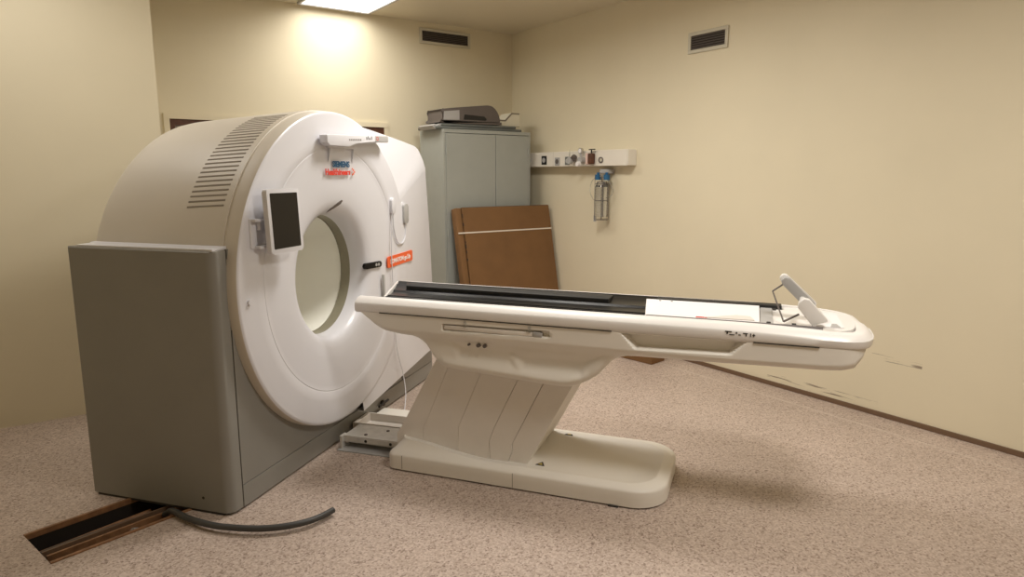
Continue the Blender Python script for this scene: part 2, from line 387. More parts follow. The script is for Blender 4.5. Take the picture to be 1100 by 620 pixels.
# ---------------------------------------------------------------- metal cabinet
CXL, CXR, CYF, CYB, CH = 3.246, 4.285, 5.81, 6.30, 2.03
tc_ = thing('storage_cabinet', 'tall grey metal two-door storage cabinet in the corner', 'cabinet', (CXL, CYF, 0))
WC = CXR-CXL; DC = CYB-CYF
def cbody(bm):
    box(bm, 0, .018, .02, DC, 0, CH); box(bm, WC-.018, WC, .02, DC, 0, CH); box(bm, .018, WC-.018, DC-.015, DC, 0, CH)
    box(bm, .018, WC-.018, .02, DC-.015, CH-.03, CH); box(bm, .018, WC-.018, .03, DC-.015, .06, .08)
    for z in (.5, .95, 1.4): box(bm, .018, WC-.018, .035, DC-.015, z, z+.02)
    box(bm, 0, WC, 0, .02, CH-.035, CH, .003, 2); box(bm, 0, WC, 0, .02, 0, .06, .003, 2)
    box(bm, 0, .022, 0, .02, .06, CH-.035); box(bm, WC-.022, WC, 0, .02, .06, CH-.035)
simple('cabinet_body', M['cab'], tc_, cbody, None)
mid = (3.846-CXL)
for k, (a, b) in enumerate(((.025, mid-.0025), (mid+.0025, WC-.025))):
    d = simple('cabinet_door', M['cab'], tc_, lambda bm: box(bm, a, b, -.004, .016, .064, CH-.04, .003, 2), None)
    hx = a+.004 if k == 0 else b-.004
    for z in (.28, 1.02, 1.83): simple('hinge', M['cab'], d, lambda bm: cyl(bm, (hx, -.010, z-.04), (hx, -.010, z+.04), .007), 40)
simple('handle', M['lightgrey'], tc_, lambda bm: (box(bm, mid+.02, mid+.05, -.012, -.004, .98, 1.12, .003, 2), cyl(bm, (mid+.035, -.012, 1.05), (mid+.035, -.032, 1.05), .012)), 40)

# things on the cabinet
t = thing('folded_mat', 'flat grey-green folded mats lying on the cabinet top', 'mat', (3.16, 5.84, CH))
simple('mat_layer', M['mat_grey'], t, lambda bm: box(bm, .03, 1.04, .0, .40, .001, .028, .011, 3), 40)
simple('mat_layer', M['mat_grey'], t, lambda bm: box(bm, .09, .98, .02, .38, .029, .058, .012, 3), 40)
simple('crumpled_end', M['lightgrey'], t, lambda bm: prism(bm, [(-.0, .03), (.03, .048), (.05, .02), (.075, .050), (.10, .054), (.11, .058), (.11, .004), (.07, .002), (.03, -.004)], .03, .34, 'xz', .004), 40)
t = thing('moulded_case', 'dark taupe moulded plastic case with rounded end lying on the cabinet mats', 'case', (3.265, 5.86, CH+.060))
prof = [(0, .02), (.01, .115), (.03, .135), (.58, .185), (.68, .19), (.75, .175), (.81, .13), (.845, .07), (.85, .02), (.83, .004), (.03, .004)]
simple('case_body', M['case'], t, lambda bm: prism(bm, [(p.x*.79, p.z) for p in catmull([(x, 0, z) for x, z in prof], 4, True)], 0, .30, 'xz', .018, 3), 45)
simple('side_recess', M['black_matte'], t, lambda bm: prism(bm, [(.24, .040), (.25, .09), (.48, .080), (.51, .055), (.50, .040)], -.0015, .004, 'xz'), None)
simple('end_block', M['lightgrey'], t, lambda bm: prism(bm, [(.012, .03), (.020, .11), (.19, .128), (.19, .035)], -.003, .002, 'xz'), None)
simple('lid_line', M['groove'], t, lambda bm: box(bm, .02, .65, -.002, .001, .022, .027), None)
t = thing('foam_wedge', 'cream foam block with stepped cut standing on the cabinet mats by the wall corner', 'foam block', (3.965, 5.93, CH+.060))
simple('foam_body', M['foam'], t, lambda bm: prism(bm, [(0, 0), (.27, 0), (.27, .14), (.17, .14), (.09, .055), (.0, .055)], 0, .2, 'xz', .005), 40)
simple('stepped_groove', M['slot'], t, lambda bm: prism(bm, [(.0, .05), (.09, .05), (.17, .125), (.265, .125), (.265, .14), (.165, .14), (.085, .066), (.0, .066)], -.0015, .004, 'xz'), None)

# ---------------------------------------------------------------- flat cardboard carton leaning on the cabinet
lean = math.atan2(.27, 1.28)
t = thing('cardboard_carton', 'large flat brown cardboard carton leaning on the grey cabinet', 'cardboard box', (3.30, 5.405, 0.005))
R = Matrix.Rotation(-lean, 4, 'X')
simple('carton_body', M['board'], t, lambda bm: box(bm, .06, 1.13, .0, .10, .0, 1.30, .005, 2, M4=R), None)
simple('side_flap', M['board'], t, lambda bm: box(bm, -.01, .058, .012, .10, .0, 1.30, .012, 3, M4=R), 40)
for i, z in enumerate((.78, .85, .90, .95, 1.12, 1.20)):
    simple('torn_gap', M['groove'], t, lambda bm: box(bm, .052+.004*(i % 2), .061, -.001, .003, z, z+.02+.01*(i % 3), M4=R), None)
simple('top_edge', M['groove'], t, lambda bm: box(bm, .07, 1.12, .006, .094, 1.301, 1.303, M4=R), None)
simple('packing_strap', M['strap'], t, lambda bm: (box(bm, -.013, 1.134, -.003, -.0005, 1.045, 1.058, M4=R), box(bm, 1.1305, 1.134, -.003, .10, 1.045, 1.058, M4=R)), None)
t = thing('cardboard_sheet', 'thin brown cardboard sheet behind the flat carton, edge showing on the right', 'cardboard', (3.30, 5.405, 0.005))
simple('sheet', M['board'], t, lambda bm: box(bm, .01, 1.155, .105, .118, .0, 1.27, .002, 2, M4=R), None)
# small box behind the table
t = thing('small_box', 'small brown cardboard box on the floor beyond the patient table', 'cardboard box', (4.125, 3.845, 0), math.radians(8))
simple('box_body', M['board'], t, lambda bm: box(bm, 0, .19, 0, .36, 0.001, .22, .004, 2), None)
simple('tape', M['strap'], t, lambda bm: box(bm, .07, .12, -.001, .361, .218, .2215), None)

# ---------------------------------------------------------------- medical supply rail on the right wall
RD = .115
t = thing('medical_rail', 'long white medical gas and power rail mounted on the right wall', 'medical rail', (CX, 4.45, 1.675))
RL = 6.10-4.45
RH = .147
simple('rail_body', M['rail'], t, lambda bm: box(bm, -RD, -.0005, 0, RL, 0, RH, .004, 2), None)
simple('end_cap', M['beige_white'], t, lambda bm: box(bm, -RD+.004, -.001, -.012, -.0005, .004, RH-.004, .003, 2), None)
for y in (1.06, .42): simple('joint', M['seam'], t, lambda bm: box(bm, -RD-.0006, -RD+.002, y, y+.003, .003, RH-.003), None)
def sock(name, yc, zc, w_, h_, m1, m2, lab):
    p = simple(name, m1, t, lambda bm: box(bm, -RD-.006, -RD, yc-w_/2, yc+w_/2, zc-h_/2, zc+h_/2, .003, 2), None, lab)
    simple('insert', m2, p, lambda bm: cyl(bm, (-RD-.0105, yc, zc), (-RD-.0005, yc, zc), min(w_, h_)*.3), 40)
sock('power_socket', 5.66-4.45, .066, .085, .09, M['black_matte'], M['lightgrey'], 'black square socket')
sock('gas_outlet', 5.44-4.45, .05, .08, .08, M['lightgrey'], M['case'], 'grey gas outlet')
sock('gas_outlet', 5.28-4.45, .055, .07, .08, M['mat_grey'], M['lightgrey'], 'dark gas outlet')
def rnd(bm):
    cyl(bm, (-RD-.012, .335, .055), (-RD, .335, .055), .028)
simple('round_outlet', M['case'], t, rnd, 40)
simple('outlet_ring', M['grille'], t, lambda bm: cyl(bm, (-RD-.014, .325, .055), (-RD, .325, .055), .016), 40)
simple('side_outlet', M['lightgrey'], t, lambda bm: cyl(bm, (-RD-.008, 1.47, .06), (-RD, 1.47, .06), .03), 40)
# flow meters plugged into the rail
RX = CX-RD
t = thing('oxygen_flowmeter', 'clear oxygen flowmeter tube with grey tap plugged into the white rail', 'flowmeter', (RX, 5.17, 1.73))
simple('tap', M['lightgrey'], t, lambda bm: (cyl(bm, (-.002, 0, 0), (-.05, 0, 0), .022), cyl(bm, (-.05, 0, 0), (-.075, 0, 0), .034)), 40)
simple('gauge_tube', M['clear'], t, lambda bm: cyl(bm, (-.04, .035, .02), (-.04, .035, .11), .006), 40)
simple('knob', M['case'], t, lambda bm: cyl(bm, (-.03, -.03, .035), (-.06, -.045, .015), .028), 40)
t = thing('suction_regulator', 'round silver gauge suction regulator standing up on the rail', 'regulator', (RX, 5.03, 1.73))
simple('regulator_body', M['lightgrey'], t, lambda bm: (cyl(bm, (-.002, 0, 0), (-.06, 0, 0), .03), cyl(bm, (-.04, 0, -.03), (-.04, 0, .07), .012)), 40)
simple('gauge', M['chrome'], t, lambda bm: cyl(bm, (-.03, 0, .09), (-.055, 0, .09), .028), 40)
simple('gauge_face', M['paper'], t, lambda bm: cyl(bm, (-.054, 0, .09), (-.057, 0, .09), .022), 40)
simple('control_knob', M['paper'], t, lambda bm: cyl(bm, (-.06, 0, -.035), (-.09, 0, -.035), .026, r2=.022), 40)
t = thing('vacuum_regulator', 'pink and dark brown vacuum regulator beside the silver gauge on the rail', 'regulator', (RX, 4.90, 1.74))
simple('regulator_body', M['wood'], t, lambda bm: box(bm, -.055, -.002, -.035, .02, -.045, .055, .012, 3), 40)
simple('collar', M['skinpink'], t, lambda bm: box(bm, -.06, -.004, .021, .045, -.05, .055, .006, 3), 40)
simple('tap_lever', M['black_matte'], t, lambda bm: (cyl(bm, (-.03, -.01, .055), (-.03, -.01, .083), .007), box(bm, -.036, -.024, -.06, .025, .084, .094, .003, 2)), 40)
# suction bottles in wire holder hanging under the rail
t = thing('suction_bottle_set', 'clear suction bottle with blue caps in a wire holder below the rail', 'suction bottle', (RX+.02, 4.79, 1.60))
simple('hanger', M['lightgrey'], t, lambda bm: box(bm, .01, .093, -.07, .05, .005, .045, .004, 2), None)
for dy in (.055, -.065): simple('blue_cap', M['blue'], t, lambda bm: (cyl(bm, (0, dy, -.055), (0, dy, -.005), .03), cyl(bm, (0, dy, -.005), (0, dy, .015), .014)), 40)
simple('connector', M['clear'], t, lambda bm: cyl(bm, (0, .05, -.02), (0, -.06, -.02), .012), 40)
simple('bottle', M['clear'], t, lambda bm: (cyl(bm, (0, .0, -.40), (0, 0, -.12), .062, 32), cyl(bm, (0, 0, -.12), (0, 0, -.07), .062, 32, r2=.045)), 40)
def wire(bm):
    for z, rr in ((-.09, .066), (-.25, .066), (-.43, .066)):
        tube(bm, [(rr*math.cos(2*PI*k/20), rr*math.sin(2*PI*k/20), z) for k in range(21)], .0026, 6, 2)
    for k in range(4):
        aa = PI/4+PI/2*k; tube(bm, [(.066*math.cos(aa), .066*math.sin(aa), -.02), (.066*math.cos(aa), .066*math.sin(aa), -.43)], .0026, 6, 2)
simple('wire_holder', M['case'], t, wire, 40)
simple('clip', M['lightgrey'], t, lambda bm: cyl(bm, (-.03, .055, -.45), (-.03, .055, -.39), .014), 40)
def loop(bm):
    tube(bm, [(-.01, .05, -.02), (-.02, .12, -.07), (-.02, .145, -.16), (-.01, .11, -.235), (0, .065, -.25)], .004, 8)
    tube(bm, [(-.01, -.065, -.03), (.0, -.12, -.10), (.02, -.13, -.17), (.01, -.09, -.22), (.0, -.064, -.22)], .004, 8)
simple('tubing', M['clear'], t, loop, 40)

# ================================================================ CT SCANNER
g = thing('ct_scanner', 'large white ring-shaped CT scanner with grey base and open bore', 'CT scanner', G_LOC, G_ROT)
GB, GZ = .89, 1.05
BZ = 1.018; BR = .350
FACE = [(-.095, .350), (-.060, .352), (-.030, .358), (-.005, .370), (.012, .392), (.024, .430), (.034, .50), (.043, .60), (.048, .665)]
def shell_dz(x): return -.052*(max(0, -x)/.8)**1.2
def face(bm):
    # seam groove is modelled into the profile; the bore centre sits slightly below the ring centre
    prof = FACE + [(.0500, .694), (.0505, .6955), (.0492, .6975), (.0492, .7005), (.0505, .7025), (.0515, .704),
            (.052, .76), (.052, .82), (.052, .874), (.0515, .881), (.049, .887), (.0455, .8905)]
    n = 144; rings = []
    for x, r in prof:
        k = max(0, min(1, (r-BR)/.35)); cz = BZ + (GZ-BZ)*k
        rings.append([bm.verts.new((x, GB+r*math.cos(2*PI*i/n), cz+r*math.sin(2*PI*i/n))) for i in range(n)])
    for A, B in zip(rings, rings[1:]):
        for i in range(n): bm.faces.new([A[i], A[(i+1) % n], B[(i+1) % n], B[i]])
simple('front_ring_cover', M['white'], g, face, 50)
simple('bore_band', M['band'], g, lambda bm: revolve(bm, [(-.157, BR-.006), (-.155, BR), (-.096, BR), (-.094, BR+.002)], GB, BZ), 40, 'olive grey band inside the bore mouth')
simple('bore_liner', M['bore'], g, lambda bm: revolve(bm, [(-.80, BR+.05), (-.77, BR+.004), (-.155, BR+.004)], GB, BZ), 40, 'cream lining of the bore')
# ring flank and shell
def shell(bm):
    a0, a1 = math.radians(52), math.radians(166.3)
    prof = [(-.012, .896), (-.020, .899), (-.022, .896), (-.026, .896), (-.028, .902), (-.10, .902), (-.2, .902), (-.3, .902), (-.4, .902), (-.5, .902), (-.6, .902), (-.68, .902), (-.74, .902), (-.775, .899), (-.792, .890), (-.80, .875), (-.80, .80), (-.80, .36)]
    n = 90; rings = []
    for x, r in prof + []:
        rings.append([bm.verts.new((x, GB + r*math.cos(a0+(a1-a0)*i/n), GZ + shell_dz(x) + r*math.sin(a0+(a1-a0)*i/n))) for i in range(n+1)])
    for A, B in zip(rings, rings[1:]):
        for i in range(n): bm.faces.new([A[i], A[i+1], B[i+1], B[i]])
simple('top_shell', M['shell'], g, shell, 50, 'warm grey arched cover with vent slots')
def flank(bm): revolve(bm, [(.0455, .8903), (.040, .8922), (.020, .894), (-.012, .897), (-.10, .897), (-.11, .88), (-.11, .60)], GB, GZ, 110, 0, 2*PI)
simple('ring_flank', M['shell'], g, flank, 50)
def ledge(bm):
    a1 = math.radians(166.3); b0 = GB+.902*math.cos(a1); z0 = 1.272
    prism(bm, [(b0-.0, z0+.004), (b0+.03, z0+.004), (b0+.03, z0-.012), (-.070, z0-.012), (-.070, z0-.003), (b0-.01, z0-.001)], -.79, -.012, 'yz')
simple('shell_ledge', M['white'], g, ledge, 40)
na = 27
for k in range(na):
    an = math.radians(153 - 45.5*k/(na-1)); R_ = .902
    def slot(bm):
        L1 = []
        for q in range(9):
            x = -.062 - .208*q/8; row = []
            for dr_, dt in ((.0012, -.004), (.0012, .004), (-.004, .004), (-.004, -.004)):
                rr = R_+dr_; aa = an+dt/R_
                row.append(bm.verts.new((x, GB+rr*math.cos(aa), GZ+shell_dz(x)+rr*math.sin(aa))))
            L1.append(row)
        for A, B in zip(L1, L1[1:]):
            for i in range(4): bm.faces.new([A[i], A[(i+1) % 4], B[(i+1) % 4], B[i]])
        bm.faces.new(L1[0]); bm.faces.new(L1[-1])
    simple('vent_slot', M['slot'], g, slot, None)
# right wing
def wing2(bm):
    low = [(1.10, .12), (2.09, .24), (2.226, .256), (2.224, .80), (2.190, 1.20), (2.152, 1.52), (2.140, 1.62), (2.137, 1.645)]
    up = [(2.132, 1.70), (2.126, 1.752), (2.110, 1.785), (2.075, 1.803), (1.80, 1.842), (1.50, 1.876), (1.20, 1.905)]
    out = low + up; n = len(out)
    inner = []
    for b, z in out:
        t = math.atan2(z-GZ, b-GB); inner.append((GB+.70*math.cos(t), GZ+.70*math.sin(t)))
    def R2(x, ins, pts=out):
        r_ = []
        for b, z in pts:
            bb = b-ins if b > 1.9 else b; zz = z-ins if z > 1.75 else z
            lean = .07*max(0, min(1, (z-1.66)/.2)) if x > -.1 else 0
            r_.append(bm.verts.new((x-lean, bb, zz)))
        return r_
    rings = [R2(.047, .014, inner), R2(.047, .012), R2(.044, .005), R2(.036, .001), R2(.004, 0), R2(-.20, 0), R2(-.74, 0), R2(-.78, .012), R2(-.80, .04), R2(-.80, .04, inner)]
    for A, B in zip(rings, rings[1:]):
        for i in range(n-1): bm.faces.new([A[i], A[i+1], B[i+1], B[i]])
simple('side_wing', M['white'], g, wing2, 30)
# grey base and panels
low = [(-.080, 0), (2.215, 0), (2.215, .240), (2.09, .225), (1.20, .115), (1.10, .25), (.70, .28), (.40, .50), (.22, .80), (.16, 1.05), (.13, 1.262), (-.080, 1.262)]
def base(bm):
    # side/front shell of the base with rounded vertical corner
    r = .045; n = 6
    plan = []
    for i in range(n+1):
        t = -PI/2 + PI/2*i/n   # corner from the side (-b) to the front (+a)
        plan.append((-.003-r + r*math.cos(t), -.080+r + r*math.sin(t)))
    pr = [(-.830, -.080)] + plan + [(-.003, .0025)]
    A = [bm.verts.new((x, y, .012)) for x, y in pr]; B = [bm.verts.new((x, y, 1.255)) for x, y in pr]
    Bi = [bm.verts.new((x-.005, y+.006, 1.262)) for x, y in pr]
    Ci = [bm.verts.new((-.80 if k == 0 else -.08, .12, 1.262)) for k in range(len(pr))]
    for i in range(len(pr)-1):
        bm.faces.new([A[i], A[i+1], B[i+1], B[i]]); bm.faces.new([B[i], B[i+1], Bi[i+1], Bi[i]])
        bm.faces.new([v for v in ([Bi[i], Bi[i+1], Ci[i+1], Ci[i]])])
    # back
    pass
simple('side_panel', M['grey'], g, base, 40)
simple('rear_panel', M['grey'], g, lambda bm: [box(bm, -.829, -.80, -.078, .30, .012, 1.255), box(bm, -.829, -.80, .30, 2.28, .012, .55)], None)
simple('corner_seam', M['groove'], g, lambda bm: box(bm, -.03, -.0045, .0026, .0072, .012, 1.262), None)
simple('front_panel', M['grey'], g, lambda bm: prism(bm, [(.007, .122), (1.75, .122), (1.70, .19), (1.20, .13), (1.10, .25), (.70, .28), (.40, .50), (.22, .80), (.16, 1.05), (.13, 1.262), (.010, 1.262)], -.05, -.001, 'yz'), None)
simple('skirting_gap', M['groove'], g, lambda bm: box(bm, -.04, -.006, .007, 2.28, .110, .125), None)
simple('skirting_panel', M['grey'], g, lambda bm: box(bm, -.05, .0, .0072, 2.290, .010, .118, .001, 1), None)
simple('service_panel', M['grey'], g, lambda bm: prism(bm, [(1.758, .122), (2.290, .122), (2.290, .262), (2.09, .236), (1.758, .196)], -.05, -.001, 'yz'), None)
simple('side_seam', M['groove'], g, lambda bm: box(bm, -.81, -.05, -.0785, -.05, 0.0, .012), None)
simple('screw_hole', M['groove'], g, lambda bm: cyl(bm, (-.16, -.081, .075), (-.16, -.079, .075), .007), 40)
simple('side_end', M['grey'], g, lambda bm: box(bm, -.80, -.05, 2.27, 2.288, .012, .25), None)
# tablet
TF = frame((0, 1, 0), (0, -.055, 1), (.135, .160, 1.232))
tb = simple('tablet', M['white'], g, lambda bm: prism(bm, rrect(-.008, .250, -.008, .300, .016), -.026, 0, 'xy', .005, 3, M4=TF), 40, 'white framed tablet with a black screen')
simple('screen', M['screen'], tb, lambda bm: prism(bm, rrect(.014, .228, .016, .280, .005), -.002, .0008, 'xy', M4=TF), None)
simple('tablet_mount', M['white'], g, lambda bm: box(bm, .045, .110, .23, .33, 1.32, 1.44, .01, 3), 40)
# small bracket left of the tablet
def hook(bm):
    box(bm, .048, .060, .105, .150, 1.255, 1.395, .005, 3)
    box(bm, .058, .088, .108, .175, 1.380, 1.394, .005, 3)
    box(bm, .058, .092, .128, .205, 1.253, 1.268, .005, 3)
    box(bm, .058, .078, .150, .166, 1.34, 1.39, .004, 2)
simple('side_bracket', M['white'], g, hook, 40)
simple('panel_button', M['white'], g, lambda bm: cyl(bm, (.050, .072, 1.01), (.062, .072, 1.01), .014), 40)
# top bar with two legs framing the logo
AX = .115
tb2 = simple('overhead_bar', M['white'], g, lambda bm: prism(bm, [(.705, 1.768), (.705, 1.806), (.72, 1.811), (1.24, 1.829), (1.24, 1.790), (1.02, 1.780), (.95, 1.760), (.93, 1.752), (.73, 1.752)], AX-.050, AX, 'yz', .004, 3), 40)
simple('bar_grip', M['lightgrey'], tb2, lambda bm: prism(bm, [(1.241, 1.791), (1.241, 1.829), (1.41, 1.836), (1.418, 1.829), (1.418, 1.802), (1.41, 1.796)], AX-.048, AX-.002, 'yz', .004, 3), 40, 'grey tip of the bar')
for y, w_, h_ in ((1.13, .010, .016), (1.15, .007, .020), (1.165, .012, .010), (1.19, .008, .020)):
    simple('bar_mark', M['ink_dark'], tb2, lambda bm: box(bm, AX-.001, AX+.0008, y, y+w_, 1.797+.03*(y-1.0), 1.797+.03*(y-1.0)+h_), None)
simple('grey_lettering', M['ink_grey'], tb2, lambda bm: [box(bm, AX-.001, AX+.0008, .93+.018*i, .93+.018*i+.012, 1.786+.0008*i, 1.796+.0008*i) for i in range(8)], None)
simple('red_ring', M['ink_red'], tb2, lambda bm: [box(bm, AX-.003, AX-.0012, 1.262, 1.282, 1.803, 1.806), box(bm, AX-.003, AX-.0012, 1.262, 1.282, 1.820, 1.823), box(bm, AX-.003, AX-.0012, 1.260, 1.263, 1.803, 1.823), box(bm, AX-.003, AX-.0012, 1.281, 1.284, 1.803, 1.823)], None)
for y in (.815, 1.070):
    simple('bar_leg', M['white'], tb2, lambda bm: prism(bm, [(.048, 1.670), (.052, 1.670), (.058, 1.70), (.068, 1.74), (.066, 1.752), (.048, 1.752)], y-.007, y+.007, 'xz', .003, 2), 40)
simple('bar_bracket', M['white'], tb2, lambda bm: box(bm, .046, .070, .79, 1.09, 1.742, 1.790, .004, 2), 40)
# logos
FX = .0525
TFm = lambda b, z, sl=0.0: frame((0, 1, sl), (0, -sl, 1), (FX, b, z))
text('logo_text', 'SIEMENS', .045, M['ink_blue'], g, TFm(.848, 1.640), .185, bold=.0018)
text('logo_text', 'Healthineers', .046, M['ink_red'], g, TFm(.772, 1.596), .265, bold=.0018)
def dots(bm):
    for y, z, r in ((1.062, 1.630, .005), (1.075, 1.622, .006), (1.086, 1.612, .006), (1.075, 1.602, .006), (1.062, 1.596, .005)): cyl(bm, (FX-.001, y, z), (FX+.001, y, z), r, 12)
simple('logo_dots', M['orange'], g, dots, None)
# laser window above bore
def arcw(bm):
    t0, t1 = 103, 88.5
    c = [(GB+rr*math.cos(math.radians(t)), BZ+rr*math.sin(math.radians(t))) for t, rr in ((94, .366), (91, .376), (87, .388), (83, .402), (79.5, .418), (78, .438), (79.5, .440), (83, .424), (87, .408), (91, .392), (94, .376))]
    def X(b, z):
        r = math.hypot(b-GB, z-BZ); pts = FACE
        for (x0, r0), (x1, r1) in zip(pts, pts[1:]):
            if r <= r1: return x0+(x1-x0)*(r-r0)/(r1-r0)
        return .03
    A = [bm.verts.new((X(b, z)+.0035, b, z)) for b, z in c]; B = [bm.verts.new((X(b, z)-.01, b, z)) for b, z in c]
    n = len(c)
    for i in range(n): bm.faces.new([A[i], A[(i+1) % n], B[(i+1) % n], B[i]])
    for i in range(5):
        j = n-1-i; bm.faces.new([A[i], A[i+1], A[j-1], A[j]]) if j-1 != i+1 else bm.faces.new([A[i], A[i+1], A[j]])
simple('laser_window', M['case'], g, arcw, None)
# breathing display
DF = frame((.030, .172, 0), (0, 0, 1), (.018, 1.232, 1.022))
simple('status_display', M['black'], g, lambda bm: prism(bm, rrect(-.002, .172, -.018, .020, .018), -.02, 0, 'xy', .002, 2, M4=DF), 40, 'black pill-shaped status display')
simple('display_icons', M['lightgrey'], g, lambda bm: [cyl(bm, DF @ Vector((y, 0, -.001)), DF @ Vector((y, 0, .0008)), .010, 16) for y in (.115, .14)], None)
# orange sign
OF = frame((0, 1, .024), (0, -.024, 1), (.0555, 1.468, .983))
sg = simple('orange_sign', M['orange'], g, lambda bm: prism(bm, rrect(0, .385, 0, .074, .012), -.006, 0, 'xy', .001, 1, M4=OF), None, 'orange sign with white lettering')
text('sign_text', 'SOMATOM go.Up', .040, M['ink_white'], sg, OF @ Matrix.Translation((.040, .024, .0004)), .31, bold=.0018)
# intercom parts on the ring
simple('headset_hook', M['white'], g, lambda bm: prism(bm, rrect(1.525, 1.575, 1.335, 1.445, .024), .050, .072, 'yz', .006, 3), 40)
hs = simple('handset', M['lightgrey'], g, lambda bm: prism(bm, rrect(1.715, 1.785, 1.262, 1.395, .018), .036, .066, 'yz', .006, 3), 40, 'light grey handset with white cradle')
simple('handset_cradle', M['white'], g, lambda bm: prism(bm, rrect(1.705, 1.765, 1.25, 1.41, .018), .034, .050, 'yz', .004, 3), 40)
simple('handset_cord', M['white'], g, lambda bm: tube(bm, [(.064, 1.55, 1.34), (.062, 1.56, 1.24), (.060, 1.61, 1.15), (.058, 1.69, 1.13), (.056, 1.745, 1.18), (.055, 1.75, 1.26)], .004, 8), 40)
def cord(bm):
    tube(bm, [(.066, 1.530, 1.345), (.062, 1.515, 1.10), (.062, 1.52, .90), (.062, 1.535, .60), (.066, 1.55, .40), (.080, 1.60, .22), (.12, 1.55, .10), (.17, 1.42, .015)], .0032, 8)
simple('long_cord', M['white'], g, cord, 40, 'thin white cord hanging down to the floor')
simple('cable_cover', M['lightgrey'], g, lambda bm: box(bm, .048, .062, 1.392, 1.412, .66, .952, .004, 2), 40)
simple('cable_outlet', M['groove'], g, lambda bm: (cyl(bm, (-.002, 1.42, .06), (.02, 1.42, .06), .018), cyl(bm, (.015, 1.36, .055), (.02, 1.48, .066), .008)), 40)
simple('access_panel', M['groove'], g, lambda bm: (box(bm, -.002, .0005, 1.40, 1.80, .126, .129), ), None)

# ================================================================ PATIENT TABLE
T = thing('patient_table', 'long white patient couch with black top on a slanted pedestal', 'patient table', T_LOC, T_ROT)
YN, YF = -.26, .36; YC = (YN+YF)/2; HW = (YF-YN)/2
def lerp_prof(P, x):
    if x <= P[0][0]: return P[0][1]
    for (a, b), (c, d) in zip(P, P[1:]):
        if x <= c: return b + (d-b)*(x-a)/(c-a) if c > a else d
    return P[-1][1]
bot = [(-.600, .88), (-.570, .870), (-.546, .846), (-.49, .799), (-.434, .778), (-.35, .772), (-.278, .768), (-.235, .752), (-.197, .722), (-.155, .661), (-.125, .630), (-.092, .612), (.0, .604), (.245, .590), (.45, .578), (.537, .575), (.585, .580),
       (.63, .597), (.675, .622), (.721, .655), (.755, .695), (.785, .730), (.82, .752), (.856, .763), (.92, .766), (1.2, .769), (1.54, .778), (1.70, .781), (1.78, .788), (1.83, .802), (1.86, .835), (1.875, .875), (1.88, .9)]
def ss(a, b, x):
    t = max(0, min(1, (x-a)/(b-a))); return t*t*(3-2*t)
def sdpoly(x, z, P):
    # signed distance, negative inside a convex polygon given clockwise or anticlockwise
    d = -1e9; n = len(P)
    ar = sum(P[i][0]*P[(i+1) % n][1]-P[(i+1) % n][0]*P[i][1] for i in range(n)); sg_ = 1 if ar > 0 else -1
    for i in range(n):
        ax, az = P[i]; bx_, bz = P[(i+1) % n]; ex, ez = bx_-ax, bz-az; L = math.hypot(ex, ez)
        d = max(d, sg_*((x-ax)*ez-(z-az)*ex)/L)
    return d
def hwidth(x, far=False):
    if far: t = max(0, min(1, (x-1.60)/.292)); h_ = HW*(1-t**2.9)**(1/2.9)
    else: t = max(0, min(1, (x-1.72)/.180)); h_ = HW*(1-t**3.4)**(1/3.4)
    return max(h_, .012)
ARM = [(.84, .866), (1.385, .868), (1.325, .806), (.905, .795)]
SLOT = [(-.085, .838), (.487, .844), (.490, .816), (-.085, .806)]
POCK = [(.30, .705), (.70, .720), (.64, .640), (.35, .640)]
LEFTP = [(-.02, .735), (.29, .720), (.28, .655), (.0, .670)]
bot = [(x, z - .018*ss(-.52, -.35, x)*(1-ss(1.84, 1.88, x))) for x, z in bot]
def table_body(bm):
    st = []
    x = -.600
    while x < 1.8801: st.append(x); x += .010 if x < 1.8 else .005
    zt = .872
    rings = []
    NS = 48
    for x in st:
        zb = min(lerp_prof(bot, x), zt-.004); r = min(.034, (zt-zb)*.45)
        ring = []
        # near side: from top to bottom
        def side(sgn, zz):
            # width narrows on the saddle below the arm
            inset = .026*ss(.79, .74, zz)
            hw = hwidth(x, sgn > 0)
            if zz < zb+r:
                u = (zb+r-zz)/r; inset += r*(1-math.sqrt(max(0, 1-u*u)))
            d = 0
            d += .045*ss(.004, -.012, sdpoly(x, zz, ARM))
            d += .022*ss(.003, -.003, sdpoly(x, zz, SLOT))
            d += .020*ss(.03, -.03, sdpoly(x, zz, POCK)) + .012*ss(.03, -.02, sdpoly(x, zz, LEFTP))
            # lower lip swelling along the saddle
            d -= .010*math.exp(-((zz-(zb+.035))/.022)**2) * (1 if -.1 < x < .68 else 0) * ss(-.15, -.05, x) * ss(.72, .60, x)
            return YC + sgn*(hw-inset-d if hw-inset-d > .01 else .01)
        zs = [zt - (zt-zb-r)*k/NS for k in range(NS+1)] + [zb+r - r*math.sin(PI/2*k/6) for k in range(1, 7)]
        for zz in zs: ring.append((x, side(-1, zz), zz))
        for zz in reversed(zs): ring.append((x, side(1, zz), zz))
        rings.append([bm.verts.new(p) for p in ring])
    n = len(rings[0])
    for A, B in zip(rings, rings[1:]):
        for i in range(n-1): bm.faces.new([A[i], A[i+1], B[i+1], B[i]])
        # inner deck of the body, slightly below the rim
        bm.faces.new([A[n-1], A[0], B[0], B[n-1]])
    bm.faces.new(rings[0]); bm.faces.new(list(reversed(rings[-1])))
simple('couch_body', M['beige_white'], T, table_body, 50, 'cream underbody with saddle and recesses')
